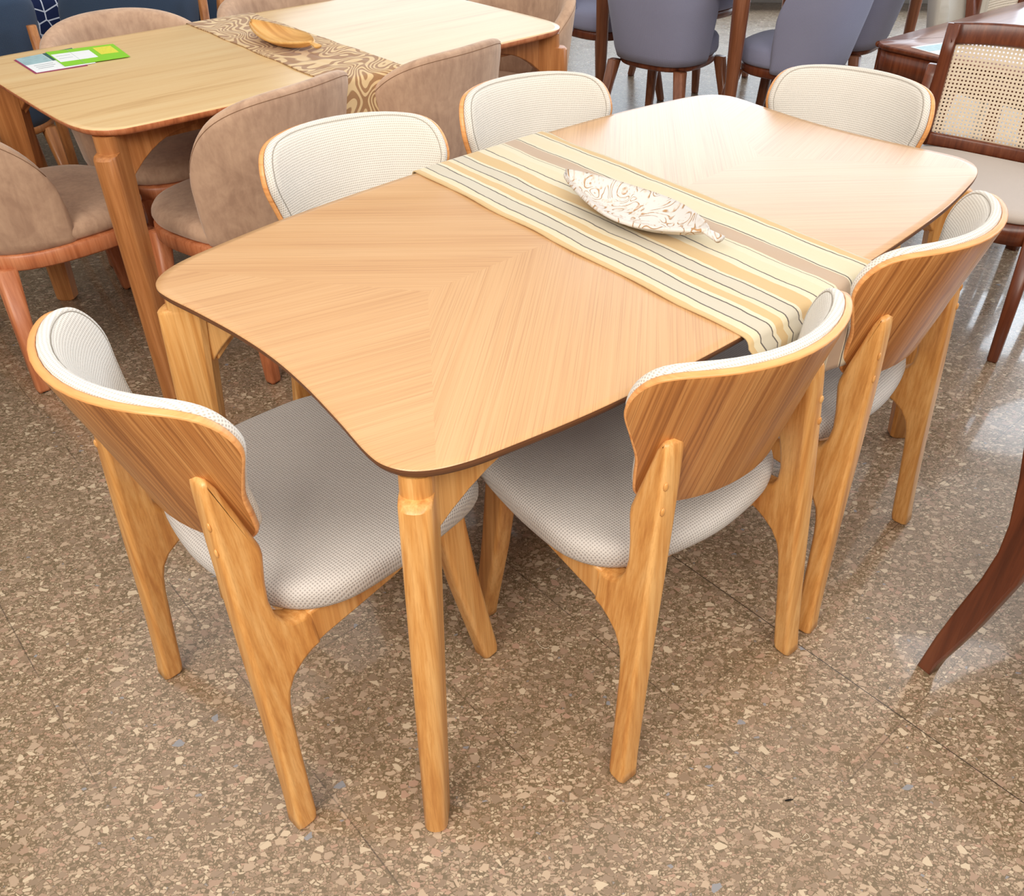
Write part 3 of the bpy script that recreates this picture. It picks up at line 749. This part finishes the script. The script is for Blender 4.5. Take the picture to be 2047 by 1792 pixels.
# ------------------------------------------------------------------ upholstered tub chairs
def plan(hw, hd, n=56, p=2.7, yc=.27):
    out = []
    for k in range(n):
        a = 2 * PI * k / n - PI / 2; c, s_ = math.cos(a), math.sin(a)
        out.append((hw * math.copysign(abs(c) ** (2 / p), c), yc + hd * math.copysign(abs(s_) ** (2 / p), s_)))
    return out
def tub_chair(name, fab, woodm, hw=.265, hd=.255, zs=.455, zr0=.355, zr1=.402, ztop=.80, zlow=.50, wrap=-.25, lean=.06, shell_bottom=None, splay=.03, taper=0.0, seam=True, seat_th=None, legw=.045, legcol=None, top_p=3.2, seat_in=0.0):
    root = thing(name, (0, 0, 0)); legcol = legcol or woodm
    OL = plan(hw, hd); cen = (0, .27)
    idm = lambda x, y, z: (x, y, z)
    # wooden rim under the seat
    stack(plan(hw + .004 - seat_in * 1.6, hd + .004 - seat_in * 1.6), cen, [(.05, zr0), (.0, zr0), (0, zr1), (.05, zr1)], idm, woodm, 'seat_frame', root).modifiers.new('b', 'BEVEL').width = .006
    z0 = zr1 + .001
    stack(plan(hw - seat_in, hd - seat_in), cen, [(0, z0, .05), (.012, z0), (.002, z0 + .008), (-.003, z0 + .022), (0, zs - .018), (.010, zs - .004), (.028, zs + .004), (0, zs + .009, .75), (0, zs + .012, .4), (0, zs + .012, .05)], idm, fab, 'seat', root, uvf=lambda x, y, z: (x, y + z))
    # back shell: follows the rear of the plan, top falls towards the arms
    sb = shell_bottom if shell_bottom is not None else z0
    na = 64; PL = plan(hw + .004, hd + .004, 256)
    path = [p for p in PL if p[1] <= .27 + hd * wrap]
    path.sort(key=lambda p: math.atan2(p[0], -(p[1] - .27)))
    # resample by arc length
    L = [0]
    for i in range(1, len(path)): L.append(L[-1] + math.dist(path[i], path[i - 1]))
    def at(s_):
        x = s_ * L[-1]
        for i in range(1, len(path)):
            if L[i] >= x:
                t = (x - L[i - 1]) / (L[i] - L[i - 1] + 1e-9); return (path[i - 1][0] + (path[i][0] - path[i - 1][0]) * t, path[i - 1][1] + (path[i][1] - path[i - 1][1]) * t)
        return path[-1]
    V = []; UV = []; Fc = []; nh = 12; cols = na + 1
    th = .045
    prof = []      # (frac height, offset inward)
    for k in range(nh + 1): prof.append((k / nh, 0.0 if 0 < k < nh else .006))
    prof[-1] = (.985, .003)
    prof += [(1.0, .012), (1.003, .022), (.995, .034), (.975, th)]
    for k in range(6): prof.append((.90 - .18 * k, th + .004))
    for (f, off) in prof:
        for i in range(cols):
            s_ = i / na; e = abs(2 * s_ - 1)
            zt = zlow + (ztop - zlow) * (1 - e ** top_p) ** .55 if e < 1 else zlow
            x, y = at(s_); a = math.atan2(y - .27, x); nx, ny = math.cos(a), math.sin(a)
            z = sb + (zt - sb) * f; lf = max(0, (z - sb)) / .38
            k2 = lean * lf * (.35 + .65 * max(0, -ny)) - off
            tp = 1 - taper * max(0, (.62 - z) / .25)
            ph = min(1, min(s_, 1 - s_) / .02)
            offx = (1 - ph) * .010
            V.append(((x + nx * (k2 - offx)) * tp, (y - .27) * tp + .27 + ny * (k2 - offx), z)); UV.append((s_ * L[-1], z))
    rows = len(prof)
    for r in range(rows - 1):
        for i in range(na):
            a = r * cols + i; Fc.append((a, a + 1, a + cols + 1, a + cols))
    for i in (0, na): Fc.append(tuple(r * cols + i for r in range(rows)))
    Fc.append(tuple([i for i in range(cols)] + [(rows - 1) * cols + i for i in reversed(range(cols))]))
    bk = link_mesh('backrest', V, Fc, fab, root, UV)
    if seam:
        secs = []; r = nh - 1
        for i in range(2, na - 1):
            a = Vector(V[nh * cols + i]); b = Vector(V[(nh - 1) * cols + i]); p = a.lerp(b, .25); q = Vector(V[nh * cols + i + 1]).lerp(Vector(V[(nh - 1) * cols + i + 1]), .25)
            tn = (q - p).normalized(); s1 = tn.cross(Vector((0, 0, 1))).normalized(); s2 = s1.cross(tn)
            secs.append([tuple(p + s1 * .0010 * math.cos(t) + s2 * .0010 * math.sin(t)) for t in (0, PI / 2, PI, 1.5 * PI)])
        loft('seam', secs, 'suede_seam' if fab == 'suede' else 'stitch', bk)
    for sx in (-1, 1):
        for sy in (-1, 1):
            xx, yy = sx * (hw - .055), .27 + sy * (hd - .06)
            lg = leg_loft('leg', [(xx + sx * splay, yy + sy * splay * 1.1, 0, legw * .72, legw * .72), (xx + sx * splay, yy + sy * splay * 1.1, .01, legw * .8, legw * .8), (xx, yy, zr0 + .01, legw * 1.25, legw * 1.25)], legcol, root, 0, .25)
            if name == 'tan_dining_chair':
                leg_loft('glide', [(xx + sx * splay, yy + sy * splay * 1.1, 0.0, legw * .74, legw * .74), (xx + sx * splay, yy + sy * splay * 1.1, .005, legw * .74, legw * .74)], 'black_pad', lg)
    return root

def face(deg): return ANG + math.radians(deg - 90)     # yaw so that local +y points to deg in the table frame
tan = tub_chair('tan_dining_chair', 'suede', 'red_oak', hw=.255, hd=.25, ztop=.805, top_p=2.25, wrap=.06)
tan2 = tub_chair('tan_dining_chair', 'suede', 'red_oak', hw=.255, hd=.25, ztop=.805, top_p=3.4, wrap=-.36)
tan['group'] = 'tan suede chairs around the pale oak table'
tans = [
 (-.05, 2.06, 0, 'tan suede chair at the left end of the pale table, cut by the picture edge'),
 (.74, 1.415, 103, 'tan suede chair on the near side of the pale table, left of the swirl runner'),
 (1.27, 1.41, 97, 'tan suede chair on the near side of the pale table, right of the swirl runner'),
 (.71, 2.53, 270, 'tan suede chair on the far side of the pale table, behind the leaflets'),
 (1.30, 2.53, 270, 'tan suede chair on the far side of the pale table, behind the swirl runner'),
 (2.14, 1.98, 180, 'tan suede chair at the right end of the pale table')]
for i, (a, b, dg, lab) in enumerate(tans):
    o = (tan, tan2)[i] if i < 2 else copy_tree(tan2 if i == 2 else tan)
    o.location = T(a, b); o.rotation_euler = (0, 0, face(dg)); tag(o, lab, 'chair', 'tan suede chairs around the pale oak table')

# blue grey chairs around the dark table at the back
blu = tub_chair('upholstered_chair', 'bluegrey', 'walnut', hw=.235, hd=.24, zs=.47, zr0=.345, zr1=.385, ztop=.84, zlow=.50, wrap=.02, lean=.07, shell_bottom=.372, splay=.055, taper=.06, seam=False, legw=.042, legcol='walnut_mid', top_p=3.5, seat_in=.022)
blus = [
 (2.78, 2.03, 8, 'blue-grey upholstered chair at the near end of the dark round-legged table'),
 (3.36, 1.30, 98, 'blue-grey upholstered chair right of the dark table leg, back turned to the camera'),
 (3.92, 1.41, 98, 'blue-grey upholstered chair behind another on the right side of the dark table'),
 (3.25, 2.95, 268, 'blue-grey upholstered chair seen only by its seat, nearest the round table leg, far side'),
 (3.95, 2.90, 270, 'blue-grey upholstered chair seen only by its seat, farthest along the dark table')]
for i, (a, b, dg, lab) in enumerate(blus):
    o = blu if i == 0 else copy_tree(blu)
    o.location = T(a, b); o.rotation_euler = (0, 0, face(dg)); tag(o, lab, 'chair', 'blue-grey chairs around the dark table')

# navy chairs at the upper left: tub chair with wooden posts beside the back
nav = tub_chair('navy_chair', 'navy', 'oak_leg', hw=.245, hd=.25, zs=.46, zr0=.34, zr1=.37, ztop=.83, zlow=.55, wrap=-.55, lean=.10, shell_bottom=.36, splay=.02, seam=False, legw=.04, top_p=6)
for sx in (-1, 1):
    leg_loft('post', [(sx * .215, .02, 0, .030, .034), (sx * .212, -.035, .40, .034, .040), (sx * .200, -.125, .735, .030, .032)], 'oak_leg', nav, 0, .35)
navs = [(.37, 2.98, 88, 'navy upholstered chair at the left frame edge, wooden post at its side'),
        (1.01, 3.02, 90, 'navy upholstered chair behind the tan chair, right of the patterned navy cloth'),
        (1.53, 3.12, 92, 'navy chair at the top frame edge, left of the tan chair behind the runner')]
for i, (a, b, dg, lab) in enumerate(navs):
    o = nav if i == 0 else copy_tree(nav)
    o.location = T(a, b); o.rotation_euler = (0, 0, face(dg)); tag(o, lab, 'chair', 'navy chairs at the upper left')

Q3 = [(.80, 0), (.80, .36), (.79, .42), (.75, .44), (.4, .45), (0, .45)]
t3 = make_table(T(.82, 3.72), Q3, .757, .022, ['oak_top', 'red_oak'], (.72, .38), (.76, .40), 'oak_leg', .09, .06, .05)
tag(t3, 'light wood table at the top left corner under the navy patterned cloth', 'table')
r3 = runner('table_runner', None, lambda y: -.30, lambda y: .05, (-.452, .452), (.25, .20), .757, 'navy_pattern', .01, .35)
r3.location = T(.82, 3.72); r3.rotation_euler = (0, 0, ANG)
tag(r3, 'navy cloth runner with a white line pattern at the top left', 'table runner')

# dark table at the back with round legs
def round_leg_table(loc, a, b, H, mats, legm, label, rtop=.034, rb=.024, ins=.05, apron=.07, leg_in=0.0):
    root = thing('dining_table', loc, ANG)
    Q = [(a, 0), (a, b - .09), (a - .012, b - .03), (a - .05, b), (a - .12, b), (0, b)]
    OL = catmull(quarter_to_full(Q), 4); th = .026
    pr = [(0, H - th, .05), (.012, H - th), (.0, H - th + .008), (0, H - .006), (.004, H), (0, H, .8), (0, H, .4), (0, H, .05)]
    stack(OL, (0, 0), pr, lambda x, y, z: (x, y, z), mats, 'tabletop', root, matidx=[1] * 4 + [0] * 3)
    for sy in (-1, 1): box('apron', -a + ins, a - ins, sy * (b - ins) - .012, sy * (b - ins) + .012, H - th - apron, H - th, legm, root)
    for sx in (-1, 1): box('apron', sx * (a - ins) - .012, sx * (a - ins) + .012, -b + ins, b - ins, H - th - apron, H - th, legm, root)
    for sx in (-1, 1):
        for sy in (-1, 1):
            secs = []
            for z, r in ((0, rb), (.25, rb * 1.12), (H - .22, rtop), (H - .08, rtop * 1.1), (H - th, rtop * .8)):
                cx, cy = sx * (a - ins), sy * (b - ins)
                secs.append([(cx + r * math.cos(q * 2 * PI / 20), cy + r * math.sin(q * 2 * PI / 20), z) for q in range(20)])
            loft('leg', secs, legm, root)
    tag(root, label, 'table'); return root
round_leg_table(T(3.82, 2.06), .86, .45, .757, ['walnut_top', 'walnut'], 'walnut_mid', 'dark wood table at the top, only round legs showing among blue-grey chairs')

# ------------------------------------------------------------------ cane chairs
def cane_chair():
    root = thing('cane_back_chair', (0, 0, 0)); hw = .236
    def back(x, z):   # curved, reclined back plane
        return -.02 - .06 * (z - .45) + .030 * (x / hw) ** 2
    zt, zb = .785, .468
    def bar(pts, w, h, nm):
        secs = []
        for i, p in enumerate(pts):
            a = Vector(pts[max(i - 1, 0)]); b = Vector(pts[min(i + 1, len(pts) - 1)]); tn = (b - a).normalized()
            nrm = Vector((0, 1, .16)).normalized(); sd = tn.cross(nrm).normalized(); n2 = sd.cross(tn)
            secs.append([tuple(Vector(p) + sd * q + n2 * r_) for q, r_ in rrect(h, w, .3 * min(w, h), 3)])
        return loft(nm, secs, 'walnut', root)
    xs = [-hw + 2 * hw * k / 14 for k in range(15)]
    bar([(x, back(x, zt), zt + .012 * (1 - (x / hw) ** 2)) for x in xs], .026, .062, 'top_rail')
    bar([(x, back(x, zb), zb - .008 * (1 - (x / hw) ** 2)) for x in xs], .026, .042, 'lower_rail')
    for sx in (-1, 1):
        bar([(sx * hw, back(hw, z), z) for z in (zb - .02, .56, .64, .72, zt + .028)], .028, .040, 'stile')
    # cane panel
    V = []; UV = []; Fc = []; nx, nz = 16, 10
    for j in range(nz + 1):
        for i in range(nx + 1):
            x = -hw + 2 * hw * i / nx; z = zb + (zt - zb) * j / nz
            V.append((x, back(x, z), z)); UV.append((x, z))
    for j in range(nz):
        for i in range(nx):
            a = j * (nx + 1) + i; Fc.append((a, a + 1, a + nx + 2, a + nx + 1))
    cp = link_mesh('cane_panel', V, Fc, 'cane', root, UV); s = cp.modifiers.new('s', 'SOLIDIFY'); s.thickness = .002
    cp['label'] = 'open woven cane back panel'
    OL = plan(.262, .235, 56, 4.5, .25); cen = (0, .25); idm = lambda x, y, z: (x, y, z)
    stack(OL, cen, [(0, .425, .05), (.010, .425), (0, .432), (0, .444), (.008, .453), (.03, .458), (0, .460, .6), (0, .461, .05)], idm, 'grey_seat', 'seat', root)
    stack(plan(.258, .232, 56, 5, .25), cen, [(.02, .365), (0, .365), (0, .424), (.02, .424)], idm, 'walnut', 'seat_frame', root)
    for sx in (-1, 1):
        x = sx * .232
        prof = [(-.055, 0), (-.043, .10), (-.029, .185), (-.009, .293), (-.001, .366), (-.003, .43), (-.018, .52), (-.036, .60), (-.050, .668), (-.044, .684), (-.024, .682), (-.006, .62), (.020, .53), (.046, .46), (.055, .40), (.050, .328), (.034, .25), (.018, .175), (-.004, .09), (-.018, .04), (-.024, 0)]
        plank('rear_leg', prof, lambda z, s_=sx: s_ * .274, .034, 'walnut', root, .005)
        leg_loft('front_leg', [(x + sx * .012, .468, 0, .028, .028), (x + sx * .012, .468, .006, .032, .032), (x, .45, .40, .044, .044)], 'walnut', root, 0, .25)
    return root
kc = cane_chair()
kyaw = 198
kpos = [((2.585, .305), 190, 'walnut chair with cane back and pale grey seat at the right edge, facing the camera'),
        ((1.187, -.538), 258, 'walnut chair mostly outside the frame, only its curved leg showing at lower right'),
        ((4.46, 1.16), 268, 'walnut cane back chair at the top right corner, behind the walnut table')]
for i, ((a, b), dg, lab) in enumerate(kpos):
    o = kc if i == 0 else copy_tree(kc)
    o.location = T(a, b); o.rotation_euler = (0, 0, face(dg)); tag(o, lab, 'chair', 'walnut cane chairs')

# walnut table at the upper right
tw = thing('dining_table', T(3.75, .565), ANG - math.radians(4))
tag(tw, 'walnut table with rounded corners at the upper right, behind the cane chair', 'table')
Qw = [(.80, 0), (.80, .30), (.792, .36), (.76, .395), (.70, .40), (0, .40)]
HW = .61
stack(catmull(quarter_to_full(Qw), 4), (0, 0), [(0, HW - .022, .05), (.012, HW - .022), (0, HW - .014), (0, HW - .005), (.004, HW), (0, HW, .8), (0, HW, .4), (0, HW, .05)], lambda x, y, z: (x, y, z), ['walnut_top', 'walnut'], 'tabletop', tw, matidx=[1] * 4 + [0] * 3)
stack(catmull(quarter_to_full([(.79, 0), (.79, .29), (.78, .35), (.75, .385), (.69, .39), (0, .39)]), 4), (0, 0), [(.03, HW - .11), (.0, HW - .11), (0, HW - .024), (.03, HW - .024)], lambda x, y, z: (x, y, z), 'walnut', 'apron', tw)
for sx in (-1, 1):
    for sy in (-1, 1):
        leg_loft('leg', [(sx * .72, sy * .33, 0, .045, .045), (sx * .72, sy * .33, HW - .10, .07, .07)], 'walnut', tw, 0, .3)
lf = thing('leaflet', (0, 0, 0)); tag(lf, 'pale blue and white leaflet on the walnut table at the upper right', 'leaflet')
LQ = [(3.02, .88), (3.17, .83), (3.13, .70), (2.99, .75)]
sheet('page', LQ, HW + .0006, 'paper_white', lf)
sheet('printed_panel', subquad(LQ, .05, .9, .1, .6), HW + .0014, 'paper_blue', lf, .0002)

# beige upholstered chair behind the walnut table
bc = tub_chair('upholstered_chair', 'beige_cloth', 'red_oak', hw=.25, hd=.24, zs=.47, zr0=.34, zr1=.38, ztop=.88, zlow=.60, wrap=-.6, lean=.08, splay=.03, seam=False, legw=.05, top_p=8)
bc.location = T(4.06, 1.27); bc.rotation_euler = (0, 0, face(270))
tag(bc, 'beige upholstered chair behind the walnut table at the upper right', 'chair')

# ------------------------------------------------------------------ small bits on the floor
def thread(name, pts, r, mat, label, cat):
    P = catmull([tuple(p) for p in pts], 5, False); secs = []
    for i, p in enumerate(P):
        a = Vector(P[max(i - 1, 0)]); b = Vector(P[min(i + 1, len(P) - 1)]); tn = (b - a).normalized(); s1 = tn.cross(Vector((0, 0, 1))).normalized(); s2 = s1.cross(tn)
        secs.append([tuple(Vector(p) + s1 * r * math.cos(t) + s2 * r * math.sin(t)) for t in (0, PI / 3, 2 * PI / 3, PI, 4 * PI / 3, 5 * PI / 3)])
    return tag(loft(name, secs, mat, None), label, cat)
thread('thread', [(-.0308, 1.1873, .001), (-.0244, 1.1742, .001), (-.0139, 1.1664, .001), (-.0035, 1.1678, .001)], .0006, 'lint', 'short pale thread lying on the floor under the seats, between two front legs', 'thread')
thread('thread', [(.4307, .7628, .001), (.4391, .77, .001), (.4427, .7629, .001), (.4312, .7576, .001), (.428, .761, .001)], .0006, 'lint', 'curled pale thread on the open floor at lower right', 'thread')
cr = [[(x, .8300 + .0016 * w * math.cos(a) + (x - .4137) * .15, .0016 + .0015 * w * math.sin(a)) for a in [2 * PI * q / 8 for q in range(8)]] for x, w in ((.4137, .2), (.417, 1.0), (.424, 1.1), (.4303, .2))]
tag(loft('crumb', cr, 'dark_crumb', None), 'tiny dark crumb on the open floor at lower right, near the curled thread', 'crumb')
